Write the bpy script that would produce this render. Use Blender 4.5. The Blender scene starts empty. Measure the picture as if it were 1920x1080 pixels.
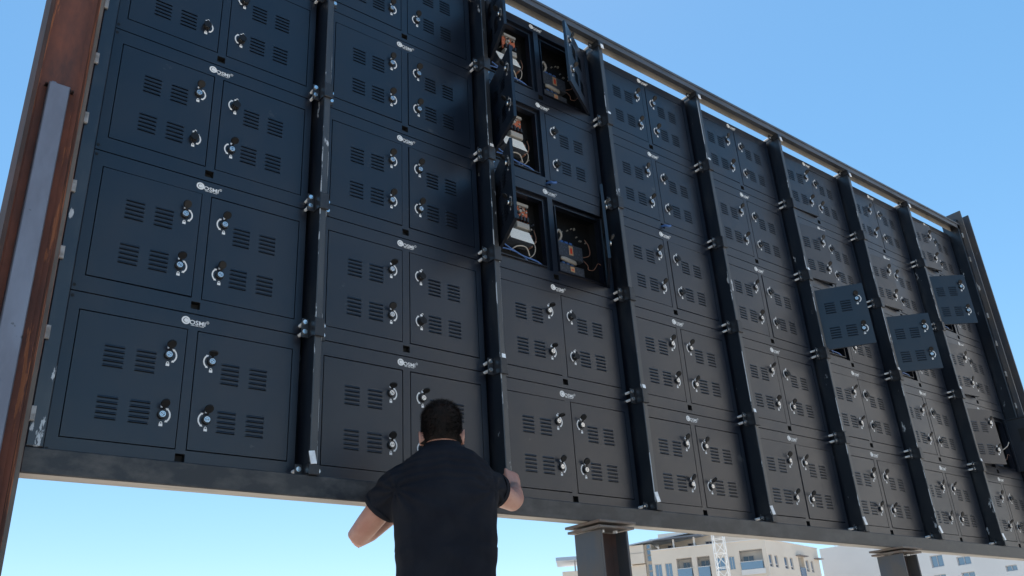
import bpy, bmesh, math, random
from mathutils import Vector, Matrix, Euler, noise
random.seed(7)
R = math.radians
scene = bpy.context.scene
col = scene.collection

# ------------------------------------------------------------------ camera
cam_d = bpy.data.cameras.new('camera')
cam = bpy.data.objects.new('camera', cam_d)
col.objects.link(cam)
right = Vector((0.78780496, -0.61326822, -0.05714402))
down = Vector((0.21774145, 0.36408989, -0.90555354))
fwd = Vector((0.57615277, 0.70095695, 0.42036573))
M = Matrix.Identity(4)
for i in range(3):
    M[i][0], M[i][1], M[i][2] = right[i], -down[i], -fwd[i]
CAM = Vector((-1.04097, -3.29764, -0.86643))
M.translation = CAM
cam.matrix_world = M
cam_d.sensor_width = 36.0
cam_d.lens = 1632.67 / 1920 * 36.0
cam_d.clip_start = 0.05
cam_d.clip_end = 3000
scene.camera = cam

# ------------------------------------------------------------------ sky, sun, exposure
SUN_EL, SUN_AZ = R(58), R(36)          # azimuth measured from +Y towards +X
w = bpy.data.worlds.new('World')
scene.world = w
w.use_nodes = True
nt = w.node_tree
bg = nt.nodes['Background']
sky = nt.nodes.new('ShaderNodeTexSky')
sky.sky_type = 'NISHITA'
sky.sun_disc = False
sky.sun_elevation = SUN_EL
sky.sun_rotation = SUN_AZ
sky.air_density = 0.82
sky.dust_density = 0.05
sky.ozone_density = 2.0
hs_ = nt.nodes.new('ShaderNodeHueSaturation')          # the phone's vivid colour rendering of the whole sky
hs_.inputs['Saturation'].default_value = 1.62
hs_.inputs['Hue'].default_value = 0.494
gm_ = nt.nodes.new('ShaderNodeGamma')                 # and its flatter sky contrast
gm_.inputs['Gamma'].default_value = 0.55
nt.links.new(sky.outputs[0], gm_.inputs['Color'])
nt.links.new(gm_.outputs[0], hs_.inputs['Color'])
nt.links.new(hs_.outputs[0], bg.inputs[0])
bg.inputs[1].default_value = 0.150
sd = bpy.data.lights.new('sun', 'SUN')
sd.energy = 4.0
sd.angle = R(0.5)
sd.color = (1.0, 0.94, 0.86)
so = bpy.data.objects.new('sun', sd)
col.objects.link(so)
sdir = Vector((math.sin(SUN_AZ) * math.cos(SUN_EL), math.cos(SUN_AZ) * math.cos(SUN_EL), math.sin(SUN_EL)))
so.rotation_euler = sdir.to_track_quat('Z', 'Y').to_euler()
so.location = (0, 0, 30)
vs = scene.view_settings
vs.view_transform = 'Standard'
vs.look = 'None'
vs.exposure = 1.42
vs.gamma = 1.0
vs.use_curve_mapping = False

# ------------------------------------------------------------------ materials
def mat(name, c, rough=0.5, metal=0.0, c2=None, nscale=6.0, stretch=(1, 1, 1), lo=0.4, hi=0.65,
        bump=0.0, bscale=200.0, spec=0.5, detail=4.0, rough2=None, sub=0.0, ior=None):
    m = bpy.data.materials.new(name)
    m.use_nodes = True
    t = m.node_tree
    b = t.nodes['Principled BSDF']
    b.inputs['Base Color'].default_value = (*c, 1)
    b.inputs['Roughness'].default_value = rough
    b.inputs['Metallic'].default_value = metal
    b.inputs['Specular IOR Level'].default_value = spec
    if ior: b.inputs['IOR'].default_value = ior
    if sub:
        b.inputs['Subsurface Weight'].default_value = sub
        b.inputs['Subsurface Radius'].default_value = (0.012, 0.005, 0.003)
    m['bsdf'] = 1
    if c2 or bump:
        g = t.nodes.new('ShaderNodeNewGeometry')
        mp = t.nodes.new('ShaderNodeMapping')
        mp.inputs['Scale'].default_value = stretch
        t.links.new(g.outputs['Position'], mp.inputs['Vector'])
    if c2:
        n = t.nodes.new('ShaderNodeTexNoise')
        n.inputs['Scale'].default_value = nscale
        n.inputs['Detail'].default_value = detail
        n.inputs['Roughness'].default_value = 0.6
        t.links.new(mp.outputs[0], n.inputs['Vector'])
        r = t.nodes.new('ShaderNodeMapRange')
        r.inputs['From Min'].default_value = lo
        r.inputs['From Max'].default_value = hi
        t.links.new(n.outputs['Fac'], r.inputs['Value'])
        mx = t.nodes.new('ShaderNodeMix')
        mx.data_type = 'RGBA'
        mx.inputs['A'].default_value = (*c, 1)
        mx.inputs['B'].default_value = (*c2, 1)
        t.links.new(r.outputs[0], mx.inputs['Factor'])
        t.links.new(mx.outputs['Result'], b.inputs['Base Color'])
        if rough2 is not None:
            r2 = t.nodes.new('ShaderNodeMapRange')
            r2.inputs['To Min'].default_value = rough
            r2.inputs['To Max'].default_value = rough2
            t.links.new(r.outputs[0], r2.inputs['Value'])
            t.links.new(r2.outputs[0], b.inputs['Roughness'])
        m['mix'] = mx.name
    if bump:
        n2 = t.nodes.new('ShaderNodeTexNoise')
        n2.inputs['Scale'].default_value = bscale
        n2.inputs['Detail'].default_value = 3
        t.links.new(mp.outputs[0], n2.inputs['Vector'])
        bp = t.nodes.new('ShaderNodeBump')
        bp.inputs['Strength'].default_value = bump
        bp.inputs['Distance'].default_value = 0.002
        t.links.new(n2.outputs['Fac'], bp.inputs['Height'])
        t.links.new(bp.outputs[0], b.inputs['Normal'])
    return m

def chips(m, c, nscale, lo, stretch=(1, 1, 0.3)):
    """wear: a second noise layer scratches the paint to a lighter metal"""
    t = m.node_tree
    b = t.nodes['Principled BSDF']
    src = b.inputs['Base Color'].links[0].from_socket
    g = t.nodes.new('ShaderNodeNewGeometry')
    mp = t.nodes.new('ShaderNodeMapping')
    mp.inputs['Scale'].default_value = stretch
    mp.inputs['Location'].default_value = (3.1, 7.7, 1.3)
    t.links.new(g.outputs['Position'], mp.inputs['Vector'])
    n = t.nodes.new('ShaderNodeTexNoise')
    n.inputs['Scale'].default_value = nscale
    n.inputs['Detail'].default_value = 6
    n.inputs['Roughness'].default_value = 0.65
    t.links.new(mp.outputs[0], n.inputs['Vector'])
    r = t.nodes.new('ShaderNodeMapRange')
    r.inputs['From Min'].default_value = lo
    r.inputs['From Max'].default_value = lo + 0.02
    t.links.new(n.outputs['Fac'], r.inputs['Value'])
    mx = t.nodes.new('ShaderNodeMix')
    mx.data_type = 'RGBA'
    t.links.new(r.outputs[0], mx.inputs['Factor'])
    t.links.new(src, mx.inputs['A'])
    mx.inputs['B'].default_value = (*c, 1)
    t.links.new(mx.outputs['Result'], b.inputs['Base Color'])

MT = {}
MT['paint'] = mat('powder_coat_black', (0.0046, 0.0074, 0.0155), 0.30, 0, (0.0075, 0.0100, 0.0180), 2.2, bump=0.08, bscale=500, rough2=0.40, spec=0.70)
chips(MT['paint'], (0.030, 0.033, 0.038), 5.5, 0.70, (1, 1, 1.6))
MT['post'] = mat('post_paint', (0.0042, 0.006, 0.0115), 0.34, 0, (0.022, 0.023, 0.026), 9, (1, 1, 0.35), 0.5, 0.72, spec=0.9, bump=0.15, bscale=120)
chips(MT['post'], (0.42, 0.44, 0.46), 14, 0.655)
MT['beam'] = mat('beam_paint', (0.016, 0.0175, 0.021), 0.42, 0, (0.085, 0.081, 0.077), 7, (1, 1, 1.6), 0.44, 0.72, bump=0.2, bscale=60, rough2=0.6, detail=7)
chips(MT['beam'], (0.25, 0.24, 0.23), 22, 0.71)
MT['underside'] = mat('beam_bounce_tan', (0.32, 0.295, 0.265), 0.6, 0, (0.20, 0.19, 0.175), 7, (0.5, 3, 1), bump=0.1, bscale=80)  # tan ground bounce put into the colour of beam underside and rear web
MT['clamp'] = mat('clamp_paint', (0.018, 0.0195, 0.024), 0.38, 0, (0.034, 0.034, 0.036), 40, lo=0.5, hi=0.75)
MT['rust'] = mat('rusty_primer', (0.25, 0.090, 0.058), 0.75, 0, (0.105, 0.052, 0.046), 7, (1.5, 1.5, 0.5), 0.38, 0.66, bump=0.4, bscale=90, detail=8)
chips(MT['rust'], (0.38, 0.145, 0.072), 9, 0.60, (3, 3, 0.25))
MT['streak'] = mat('streaked_rust', (0.14, 0.055, 0.036), 0.8, 0, (0.085, 0.042, 0.034), 8, (3, 3, 0.3), bump=0.4, bscale=90)
chips(MT['streak'], (0.38, 0.14, 0.068), 7, 0.54, (5, 5, 0.4))
MT['flange'] = mat('worn_flange', (0.105, 0.088, 0.075), 0.65, 0, (0.055, 0.042, 0.036), 12, (1, 1, 0.3), 0.4, 0.65, bump=0.4, bscale=80)
MT['mill'] = mat('mill_scale_steel', (0.22, 0.24, 0.30), 0.42, 0.25, (0.165, 0.18, 0.23), 5, (1.5, 1.5, 0.5), bump=0.1, bscale=60, rough2=0.55)
chips(MT['mill'], (0.085, 0.10, 0.12), 5, 0.64, (1, 1, 1))
MT['colsteel'] = mat('dark_column_steel', (0.060, 0.066, 0.080), 0.5, 0.1, (0.095, 0.082, 0.074), 6, (1, 1, 0.5), bump=0.25, bscale=70, rough2=0.62)
chips(MT['colsteel'], (0.2, 0.2, 0.2), 16, 0.70, (1, 1, 1))
MT['topsteel'] = mat('top_beam_steel', (0.075, 0.085, 0.105), 0.45, 0, (0.05, 0.055, 0.065), 8, (0.4, 1, 1), bump=0.2, bscale=60)
MT['postfront'] = mat('front_post_paint', (0.026, 0.027, 0.030), 0.40, 0, (0.050, 0.050, 0.052), 7, (1, 1, 0.3), 0.45, 0.72, bump=0.15, bscale=120, spec=0.8)  # lighter grey tone for the posts' front faces
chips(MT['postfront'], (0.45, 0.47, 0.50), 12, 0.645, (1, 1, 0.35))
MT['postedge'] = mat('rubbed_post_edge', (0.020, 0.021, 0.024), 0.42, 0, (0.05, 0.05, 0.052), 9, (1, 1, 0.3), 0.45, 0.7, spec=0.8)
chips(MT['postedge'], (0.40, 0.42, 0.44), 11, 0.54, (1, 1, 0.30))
MT['tabsteel'] = mat('weld_tab_steel', (0.36, 0.36, 0.36), 0.5, 0.2, (0.2, 0.19, 0.18), 30)
MT['primer'] = mat('dark_red_primer', (0.060, 0.030, 0.024), 0.8, 0, (0.035, 0.022, 0.02), 6, bump=0.3, bscale=70)
MT['plate'] = mat('cap_plate_steel', (0.14, 0.125, 0.115), 0.6, 0.1, (0.14, 0.10, 0.08), 14, bump=0.2, bscale=60)
MT['galv'] = mat('galvanised', (0.86, 0.87, 0.88), 0.38, 0.0, (0.66, 0.66, 0.67), 30)
MT['bolt'] = mat('zinc_bolt', (0.9, 0.9, 0.9), 0.18, 0.95)
MT['black'] = mat('black_plastic', (0.012, 0.012, 0.013), 0.4)
MT['cap'] = mat('lock_cover_rubber', (0.007, 0.007, 0.008), 0.55, spec=0.3)
MT['chrome'] = mat('lock_barrel', (0.82, 0.82, 0.82), 0.22, 0.85)
MT['print'] = mat('white_print', (0.72, 0.72, 0.72), 0.55)
MT['inner'] = mat('cabinet_inside_black', (0.0045, 0.0048, 0.006), 0.7)
MT['pcb'] = mat('red_circuit_board', (0.55, 0.15, 0.065), 0.5, 0, (0.25, 0.06, 0.03), 60)
MT['psu'] = mat('power_supply_case', (0.86, 0.82, 0.74), 0.5, 0, (0.70, 0.66, 0.60), 160, lo=0.52, hi=0.6)
MT['card'] = mat('receiver_box', (0.055, 0.065, 0.085), 0.45, 0, (0.13, 0.15, 0.18), 90, lo=0.5, hi=0.7)
MT['sticker'] = mat('orange_sticker', (0.50, 0.33, 0.20), 0.5)
MT['redmark'] = mat('red_mark', (0.70, 0.06, 0.03), 0.5)
MT['grey'] = mat('grey_plastic', (0.32, 0.30, 0.27), 0.55)
MT['bluewire'] = mat('blue_cable', (0.06, 0.14, 0.36), 0.4)
MT['copperwire'] = mat('copper_wire', (0.26, 0.13, 0.085), 0.5)
MT['whitewire'] = mat('pale_wire', (0.40, 0.37, 0.33), 0.5)
MT['cloth'] = mat('black_shirt_cloth', (0.0095, 0.0105, 0.0155), 0.92, 0, (0.0140, 0.0150, 0.0200), 9, bump=0.35, bscale=700, spec=0.15)
MT['cloth'].node_tree.nodes['Principled BSDF'].inputs['Sheen Weight'].default_value = 0.0
MT['skin'] = mat('skin', (0.46, 0.245, 0.185), 0.5, 0, (0.40, 0.185, 0.135), 14, bump=0.15, bscale=300, sub=0.15)
MT['hair'] = mat('dark_hair', (0.0085, 0.0065, 0.006), 0.7, 0, (0.040, 0.022, 0.016), 38, lo=0.48, hi=0.90, spec=0.2)
MT['jeans'] = mat('dark_trousers', (0.02, 0.024, 0.035), 0.9, 0, (0.03, 0.034, 0.045), 40)
MT['shoe'] = mat('work_boot', (0.03, 0.022, 0.016), 0.6)
MT['eye'] = mat('eye_white', (0.7, 0.68, 0.65), 0.2)
MT['lip'] = mat('lips', (0.35, 0.13, 0.11), 0.5)
MT['ground'] = mat('concrete_ground', (0.41, 0.375, 0.325), 0.9, 0, (0.34, 0.31, 0.27), 0.6, bump=0.3, bscale=30)
MT['facade'] = mat('beige_render', (0.71, 0.625, 0.53), 0.85, 0, (0.66, 0.575, 0.485), 0.4, bump=0.1, bscale=12)
MT['facade4'] = mat('pale_grey_render', (0.60, 0.575, 0.545), 0.85, 0, (0.55, 0.53, 0.50), 0.4)
MT['facade2'] = mat('white_render', (0.72, 0.70, 0.68), 0.85, 0, (0.68, 0.66, 0.64), 0.3)
MT['facade3'] = mat('pale_blue_render', (0.66, 0.655, 0.65), 0.85, 0, (0.62, 0.615, 0.61), 0.3)
MT['glass'] = mat('window_glass', (0.07, 0.14, 0.24), 0.08, 0, spec=0.9, ior=1.9)
MT['glassd'] = mat('dark_door_glass', (0.045, 0.06, 0.10), 0.1, 0, spec=0.7, ior=1.6)
MT['frame'] = mat('window_frame', (0.45, 0.45, 0.46), 0.5)
MT['canopy'] = mat('canopy_sheet', (0.36, 0.43, 0.52), 0.45, 0.2)
MT['canopyd'] = mat('dark_fascia', (0.13, 0.15, 0.19), 0.5)
MT['mast'] = mat('mast_white', (0.78, 0.78, 0.77), 0.45)
MT['awning'] = mat('grey_awning', (0.26, 0.23, 0.22), 0.8)

# ------------------------------------------------------------------ mesh helpers
class MB:
    def __init__(s):
        s.v, s.f, s.m = [], [], []
    def face(s, pts, mi=0):
        k = len(s.v)
        s.v += [tuple(p) for p in pts]
        s.f.append(tuple(range(k, k + len(pts))))
        s.m.append(mi)
    def box(s, x0, x1, y0, y1, z0, z1, mi=0, bev=0.0, bmi=None):
        """bev > 0: chamfers the four upright-or-lengthwise edges of the front (-y) face; bmi: material of bottom"""
        P = lambda x, y, z: (x, y, z)
        b = bev
        if b:
            F = [(x0 + b, y0, z0 + b), (x1 - b, y0, z0 + b), (x1 - b, y0, z1 - b), (x0 + b, y0, z1 - b)]
            Q = [(x0, y0 + b, z0), (x1, y0 + b, z0), (x1, y0 + b, z1), (x0, y0 + b, z1)]
            s.face(F, mi)
            for i in range(4):
                j = (i + 1) % 4
                s.face([Q[i], Q[j], F[j], F[i]], mi)
            y0 = y0 + b
        else:
            s.face([P(x0, y0, z0), P(x1, y0, z0), P(x1, y0, z1), P(x0, y0, z1)], mi)
        s.face([P(x1, y1, z0), P(x0, y1, z0), P(x0, y1, z1), P(x1, y1, z1)], mi)
        s.face([P(x0, y1, z0), P(x0, y0, z0), P(x0, y0, z1), P(x0, y1, z1)], mi)
        s.face([P(x1, y0, z0), P(x1, y1, z0), P(x1, y1, z1), P(x1, y0, z1)], mi)
        s.face([P(x0, y0, z1), P(x1, y0, z1), P(x1, y1, z1), P(x0, y1, z1)], mi)
        s.face([P(x0, y1, z0), P(x1, y1, z0), P(x1, y0, z0), P(x0, y0, z0)], mi if bmi is None else bmi)
    def rect_ring(s, a, b, mi=0):
        """joins two rectangles given as (x0,x1,z0,z1,y)"""
        A = [(a[0], a[4], a[2]), (a[1], a[4], a[2]), (a[1], a[4], a[3]), (a[0], a[4], a[3])]
        B = [(b[0], b[4], b[2]), (b[1], b[4], b[2]), (b[1], b[4], b[3]), (b[0], b[4], b[3])]
        for i in range(4):
            j = (i + 1) % 4
            s.face([A[i], A[j], B[j], B[i]], mi)
    def grid(s, xs, zs, y, hole, mi=0, back=False):
        for i in range(len(xs) - 1):
            for j in range(len(zs) - 1):
                cx, cz = (xs[i] + xs[i + 1]) / 2, (zs[j] + zs[j + 1]) / 2
                if hole(cx, cz): continue
                q = [(xs[i], y, zs[j]), (xs[i + 1], y, zs[j]), (xs[i + 1], y, zs[j + 1]), (xs[i], y, zs[j + 1])]
                s.face(q[::-1] if back else q, mi)
    def tube(s, pts, r, n=8, mi=0, caps=True):
        pts = [Vector(p) for p in pts]
        if not hasattr(r, '__len__'): r = [r] * len(pts)
        rings = []
        up = None
        for i, p in enumerate(pts):
            d = (pts[min(i + 1, len(pts) - 1)] - pts[max(i - 1, 0)]).normalized()
            if up is None:
                up = Vector((0, 0, 1)) if abs(d.z) < 0.9 else Vector((1, 0, 0))
            a = d.cross(up).normalized()
            up = a.cross(d).normalized()
            k = len(s.v)
            for j in range(n):
                t = 2 * math.pi * j / n
                s.v.append(tuple(p + (a * math.cos(t) + up * math.sin(t)) * r[i]))
            rings.append(k)
        for i in range(len(pts) - 1):
            for j in range(n):
                q = (j + 1) % n
                s.f.append((rings[i] + j, rings[i] + q, rings[i + 1] + q, rings[i + 1] + j)); s.m.append(mi)
        if caps:
            s.f.append(tuple(rings[0] + j for j in range(n))[::-1]); s.m.append(mi)
            s.f.append(tuple(rings[-1] + j for j in range(n))); s.m.append(mi)
    def rings(s, R_, mi=0, caps=True):
        """loft through lists of points"""
        k0 = []
        n = len(R_[0])
        for r in R_:
            k0.append(len(s.v)); s.v += [tuple(p) for p in r]
        for i in range(len(R_) - 1):
            for j in range(n):
                q = (j + 1) % n
                s.f.append((k0[i] + j, k0[i] + q, k0[i + 1] + q, k0[i + 1] + j)); s.m.append(mi)
        if caps:
            s.f.append(tuple(k0[0] + j for j in range(n))[::-1]); s.m.append(mi)
            s.f.append(tuple(k0[-1] + j for j in range(n))); s.m.append(mi)
    def disc(s, c, r, axis_y0, axis_y1, n=16, mi=0, mi_front=None, r2=None):
        """short cylinder along y: front face at axis_y0"""
        r2 = r if r2 is None else r2
        A = [(c[0] + r * math.cos(2 * math.pi * i / n), axis_y1, c[1] + r * math.sin(2 * math.pi * i / n)) for i in range(n)]
        B = [(c[0] + r2 * math.cos(2 * math.pi * i / n), axis_y0, c[1] + r2 * math.sin(2 * math.pi * i / n)) for i in range(n)]
        for i in range(n):
            j = (i + 1) % n
            s.face([A[i], A[j], B[j], B[i]], mi)
        s.face(B, mi if mi_front is None else mi_front)
    def mesh(s, name, mats, smooth=False):
        me = bpy.data.meshes.new(name)
        me.from_pydata(s.v, [], s.f)
        for m in mats: me.materials.append(MT[m] if isinstance(m, str) else m)
        me.polygons.foreach_set('material_index', s.m)
        if smooth: me.polygons.foreach_set('use_smooth', [True] * len(s.f))
        me.update()
        return me

def add(name, me, parent=None, loc=(0, 0, 0), rot=(0, 0, 0)):
    o = bpy.data.objects.new(name, me)
    col.objects.link(o)
    if parent: o.parent = parent
    o.location = loc
    o.rotation_euler = rot
    return o

def tag(o, label=None, cat=None, group=None, kind=None):
    if label: o['label'] = label
    if cat: o['category'] = cat
    if group: o['group'] = group
    if kind: o['kind'] = kind
    return o

def thing(name, loc, label, cat, group=None, rotz=0):
    o = add(name, None, None, loc, (0, 0, rotz))
    o.empty_display_size = 0.1
    return tag(o, label, cat, group)

def fix_normals(me):
    bm = bmesh.new(); bm.from_mesh(me)
    bmesh.ops.remove_doubles(bm, verts=bm.verts, dist=1e-5)
    bmesh.ops.recalc_face_normals(bm, faces=bm.faces)
    bm.to_mesh(me); bm.free()

GZ = -1.5
# ------------------------------------------------------------------ ground
g = MB()
N = 24
for i in range(N):
    for j in range(N):
        f = lambda k: (k / N * 2 - 1) * 900
        g.face([(f(i), f(j), GZ), (f(i + 1), f(j), GZ), (f(i + 1), f(j + 1), GZ), (f(i), f(j + 1), GZ)])
tag(add('ground', g.mesh('ground', ['ground'])), kind='structure')

H = 0.6281
# ------------------------------------------------------------------ frame beams
b = MB(); b.box(-0.540, 7.540, -0.100, -0.020, -0.125, -0.036, 0, 0.004, 1)
tag(add('frame_beam', b.mesh('bottom_beam', ['beam', 'underside'])),
    'long horizontal steel beam under the bottom row of black cabinets', 'beam', 'frame of the screen wall')
b = MB()                                                # a channel, open below: front lip, top plate, rear web
b.box(-0.540, 7.540, -0.100, -0.094, 3.142, 3.190, 0)
b.box(-0.540, 7.540, -0.100, -0.020, 3.1905, 3.196, 0)
b.box(-0.540, 7.540, -0.026, -0.020, 3.138, 3.190, 1)
# small angle lip along the top of the upper beam
b.box(-0.538, 7.538, -0.108, -0.1005, 3.182, 3.199, 0)
tag(add('frame_beam', b.mesh('top_beam', ['topsteel', 'underside'])),
    'horizontal steel beam along the top, strip of sky showing below it', 'beam', 'frame of the screen wall')

def side_frame(x0, x1, ztop, label, tab_x):
    b = MB(); b.box(x0, x1, -0.1, 0.048, -0.034, ztop, 0, 0.003)
    o = tag(add('side_frame', b.mesh('side_frame', ['post'])), label, 'steel upright', 'frame of the screen wall')
    for k in range(11):
        t = MB(); t.box(tab_x - 0.011, tab_x + 0.007, -0.112, -0.1015, -0.026, 0.026, 0, 0.003)
        add('weld_tab', t.mesh('weld_tab', ['tabsteel']), o, (0, 0, 0.08 + 0.3 * k + random.uniform(-.015, .015)))
side_frame(-0.536, -0.482, 3.136, 'dark blue grey upright at the left edge of the wall, beside the rusty column', -0.531)
side_frame(7.486, 7.536, 3.25, 'dark upright at the right edge of the cabinet wall, welded to the far column', 7.531)

# ------------------------------------------------------------------ H columns
def hcol(name, x0, x1, y0, y1, z0, z1, label, mats, plates=False):
    root = thing(name, ((x0 + x1) / 2, (y0 + y1) / 2, z0), label, 'steel column', 'steel columns carrying the wall')
    hw, hd, h = (x1 - x0) / 2, (y1 - y0) / 2, z1 - z0
    tf = 0.015
    for sx in (-1, 1):
        a, c = sorted((sx * hw, sx * (hw - tf)))
        m = MB()
        if len(mats) > 2:                       # rust-streaked faces, edge rubbed grey
            m.box(a, c, -hd + .002, hd, 0, h, 0)
            m.box(a + .001, c - .001, -hd, -hd + .0015, 0, h, 1)
            add('flange', m.mesh('flange', [mats[2] if sx > 0 else 'primer', mats[0] if sx > 0 else 'primer']), root)
        else:
            m.box(a, c, -hd, hd, 0, h, 0, 0.002)
            add('flange', m.mesh('flange', [mats[0]]), root)
    m = MB(); m.box(-hw + tf, hw - tf, -0.005, 0.005, 0, h, 0)
    # fillets at the web roots
    for sx in (-1, 1):
        xr = sx * (hw - tf)
        m.face([(xr, -0.02, 0), (xr - sx * 0.016, -0.0052, 0), (xr - sx * 0.016, -0.0052, h), (xr, -0.02, h)], 0)
    add('web', m.mesh('web', [mats[1]]), root)
    if plates:
        for k, (zz, e) in enumerate(((h + 0.006, 0.024), (h + 0.030, 0.032))):
            m = MB(); m.box(-hw - e, hw + e, -hd - e, hd + e, zz, zz + 0.012, 0, 0.002)
            add('cap_plate', m.mesh('cap_plate', ['plate']), root, (0, 0, 0), (0, 0, R(0.6 * k)))
        for sx in (-1, 1):
            for sy in (-1, 1):
                m = MB(); m.disc((0, 0), 0.012, -0.012, 0, 6)
                o = add('plate_bolt', m.mesh('plate_bolt', ['galv']), root, (sx * (hw - 0.05), sy * (hd - 0.04), h + 0.005), (R(90), 0, 0))
    return root
lc = hcol('steel_column', -0.735, -0.545, -0.145, 0.055, GZ, 3.9,
          'rusty brown steel column at the left edge with a grey bar in its channel', ('flange', 'rust', 'streak'))
m = MB(); m.box(-0.040, 0.037, -0.052, -0.0065, 0, 1.405 - GZ, 0, 0.004)
m.box(-0.03, -0.015, -0.045, -0.0065, 1.405 - GZ, 1.412 - GZ, 0)
add('stiffener_bar', m.mesh('stiffener_bar', ['mill']), lc)
m = MB()
for k in range(10):
    x = -0.052 + 0.011 * k + random.uniform(-.003, .003)
    r_ = random.uniform(.004, .008)
    m.box(x, x + r_ * 1.5, -0.03, -0.007, 1.402 - GZ, 1.402 - GZ + r_ * 1.4, 0, 0.002)
add('weld_seam', m.mesh('weld_seam', ['primer']), lc)
hcol('steel_column', 7.537, 7.727, -0.145, 0.055, GZ, 3.34,
     'dark steel column at the far right end of the cabinet wall', ('colsteel', 'primer'))
hcol('steel_column', 2.012, 2.202, -0.145, 0.045, GZ, -0.168,
     'thick dark steel column under the beam, right of the man', ('colsteel', 'primer'), True)
hcol('steel_column', 4.805, 4.995, -0.145, 0.045, GZ, -0.168,
     'dark steel column under the beam near the bottom right corner', ('colsteel', 'primer'), True)

# ------------------------------------------------------------------ cabinet master meshes
LX0, LX1, RX0, RX1, DZ0, DZ1 = -0.4240, -0.0180, 0.0200, 0.4310, 0.0335, 0.5245
def cabinet_mesh():
    m = MB()
    hx0, hx1, hz0, hz1 = -0.0175, 0.0195, -0.013, 0.0195
    e, z0, z1 = 0.4630, -0.0325, 0.5905
    c = 0.004
    xs = [-e, LX0, LX1, hx0, hx1, RX0, RX1, e]
    zs = [z0, hz0, hz1, DZ0, DZ1, z1]
    def hole(x, z):
        if hx0 < x < hx1 and hz0 < z < hz1: return True
        return DZ0 < z < DZ1 and (LX0 < x < LX1 or RX0 < x < RX1)
    m.grid(xs, zs, 0.0, hole, 0)
    m.rect_ring((-e - c, e + c, z0, z1, c), (-e, e, z0, z1, 0.0), 0)           # chamfer
    m.rect_ring((-e - c - 0.006, e + c + 0.006, z0, z1, 0.048), (-e - c, e + c, z0, z1, c), 0)
    for sx in (-1, 1):                                                        # rear flange beside the posts
        a, b_ = sorted((sx * 0.4975, sx * (e + c + 0.006)))
        m.face([(a, 0.048, z0), (b_, 0.048, z0), (b_, 0.048, z1), (a, 0.048, z1)], 0)
    m.rect_ring((-0.4975, 0.4975, z0, z1, 0.135), (-0.4975, 0.4975, z0, z1, 0.048), 0)
    m.face([(0.4975, 0.135, z0), (-0.4975, 0.135, z0), (-0.4975, 0.135, z1), (0.4975, 0.135, z1)], 1)
    m.rect_ring((hx0, hx1, hz0, hz1, 0.0), (hx0, hx1, hz0, hz1, 0.03), 1)
    m.face([(hx0, 0.03, hz0), (hx1, 0.03, hz0), (hx1, 0.03, hz1), (hx0, 0.03, hz1)], 1)
    for (a, b_) in ((LX0, LX1), (RX0, RX1)):
        o = (a, b_, DZ0, DZ1)
        ins = lambda d, y: (o[0] + d, o[1] - d, o[2] + d, o[3] - d, y)
        m.rect_ring(ins(0, 0.0), ins(0, 0.026), 0)
        m.rect_ring(ins(0, 0.026), ins(0.026, 0.026), 0)
        m.rect_ring(ins(0.026, 0.026), ins(0.026, 0.012), 0)
        m.rect_ring(ins(0.026, 0.012), ins(0.031, 0.012), 0)
        m.rect_ring(ins(0.031, 0.012), ins(0.031, 0.05), 0)
        m.rect_ring(ins(0.031, 0.05), ins(0.006, 0.05), 1)
        m.rect_ring(ins(0.006, 0.05), ins(0.006, 0.125), 1)
        q = ins(0.006, 0.125)
        m.face([(q[0], q[4], q[2]), (q[1], q[4], q[2]), (q[1], q[4], q[3]), (q[0], q[4], q[3])], 1)
    return m.mesh('housing', ['paint', 'inner'])
HOUSING = cabinet_mesh()

LV = {'L': [(-0.3175, -0.2435), (-0.2025, -0.1285)], 'R': [(0.1285, 0.2035), (0.2455, 0.3215)]}
LZ = [0.397 - 0.0195 * k for k in range(5)] + [0.198 - 0.0198 * k for k in range(5)]
LOCK = {'L': (-0.0835, 0.400, 0.160), 'R': (0.0870, 0.4015, 0.161)}
HINGE = {'L': -0.4220, 'R': 0.4290}

def door_mesh(side):
    x0, x1 = (-0.4202, -0.0223) if side == 'L' else (0.0243, 0.4270)
    z0, z1 = 0.0380, 0.5200
    hx = HINGE[side]
    xs = [x0] + [v for p in LV[side] for v in p] + [x1]
    zs = [z0]
    for z in sorted(LZ): zs += [z - 0.0034, z + 0.0034]
    zs.append(z1)
    slots = [(a, b_, z) for (a, b_) in LV[side] for z in LZ]
    def hole(x, z): return any(a < x < b_ and abs(z - zz) < 0.0034 for a, b_, zz in slots)
    m = MB()
    m.grid([x - hx for x in xs], zs, -0.0005, lambda x, z: hole(x + hx, z), 0)
    m.grid([x - hx for x in xs], zs, 0.0015, lambda x, z: hole(x + hx, z), 0, back=True)
    a = (x0 - hx, x1 - hx, z0, z1)
    m.rect_ring((*a, 0.016), (*a, -0.0005), 0)
    d = 0.012
    inn = (a[0] + d, a[1] - d, a[2] + d, a[3] - d)
    m.rect_ring((*inn, 0.016), (*a, 0.016), 0)
    m.rect_ring((*inn, 0.0015), (*inn, 0.016), 0)
    for (p, q) in LV[side]:                                                   # black pads added behind the louvres so the slots stay dark
        for (u, w_) in ((0.100, 0.214), (0.305, 0.412)):
            m.box(p - hx - .008, q - hx + .008, 0.0085, 0.0130, u, w_, 1)
    return m.mesh('door', ['paint', 'inner'])
DOOR = {s: door_mesh(s) for s in 'LR'}

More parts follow.
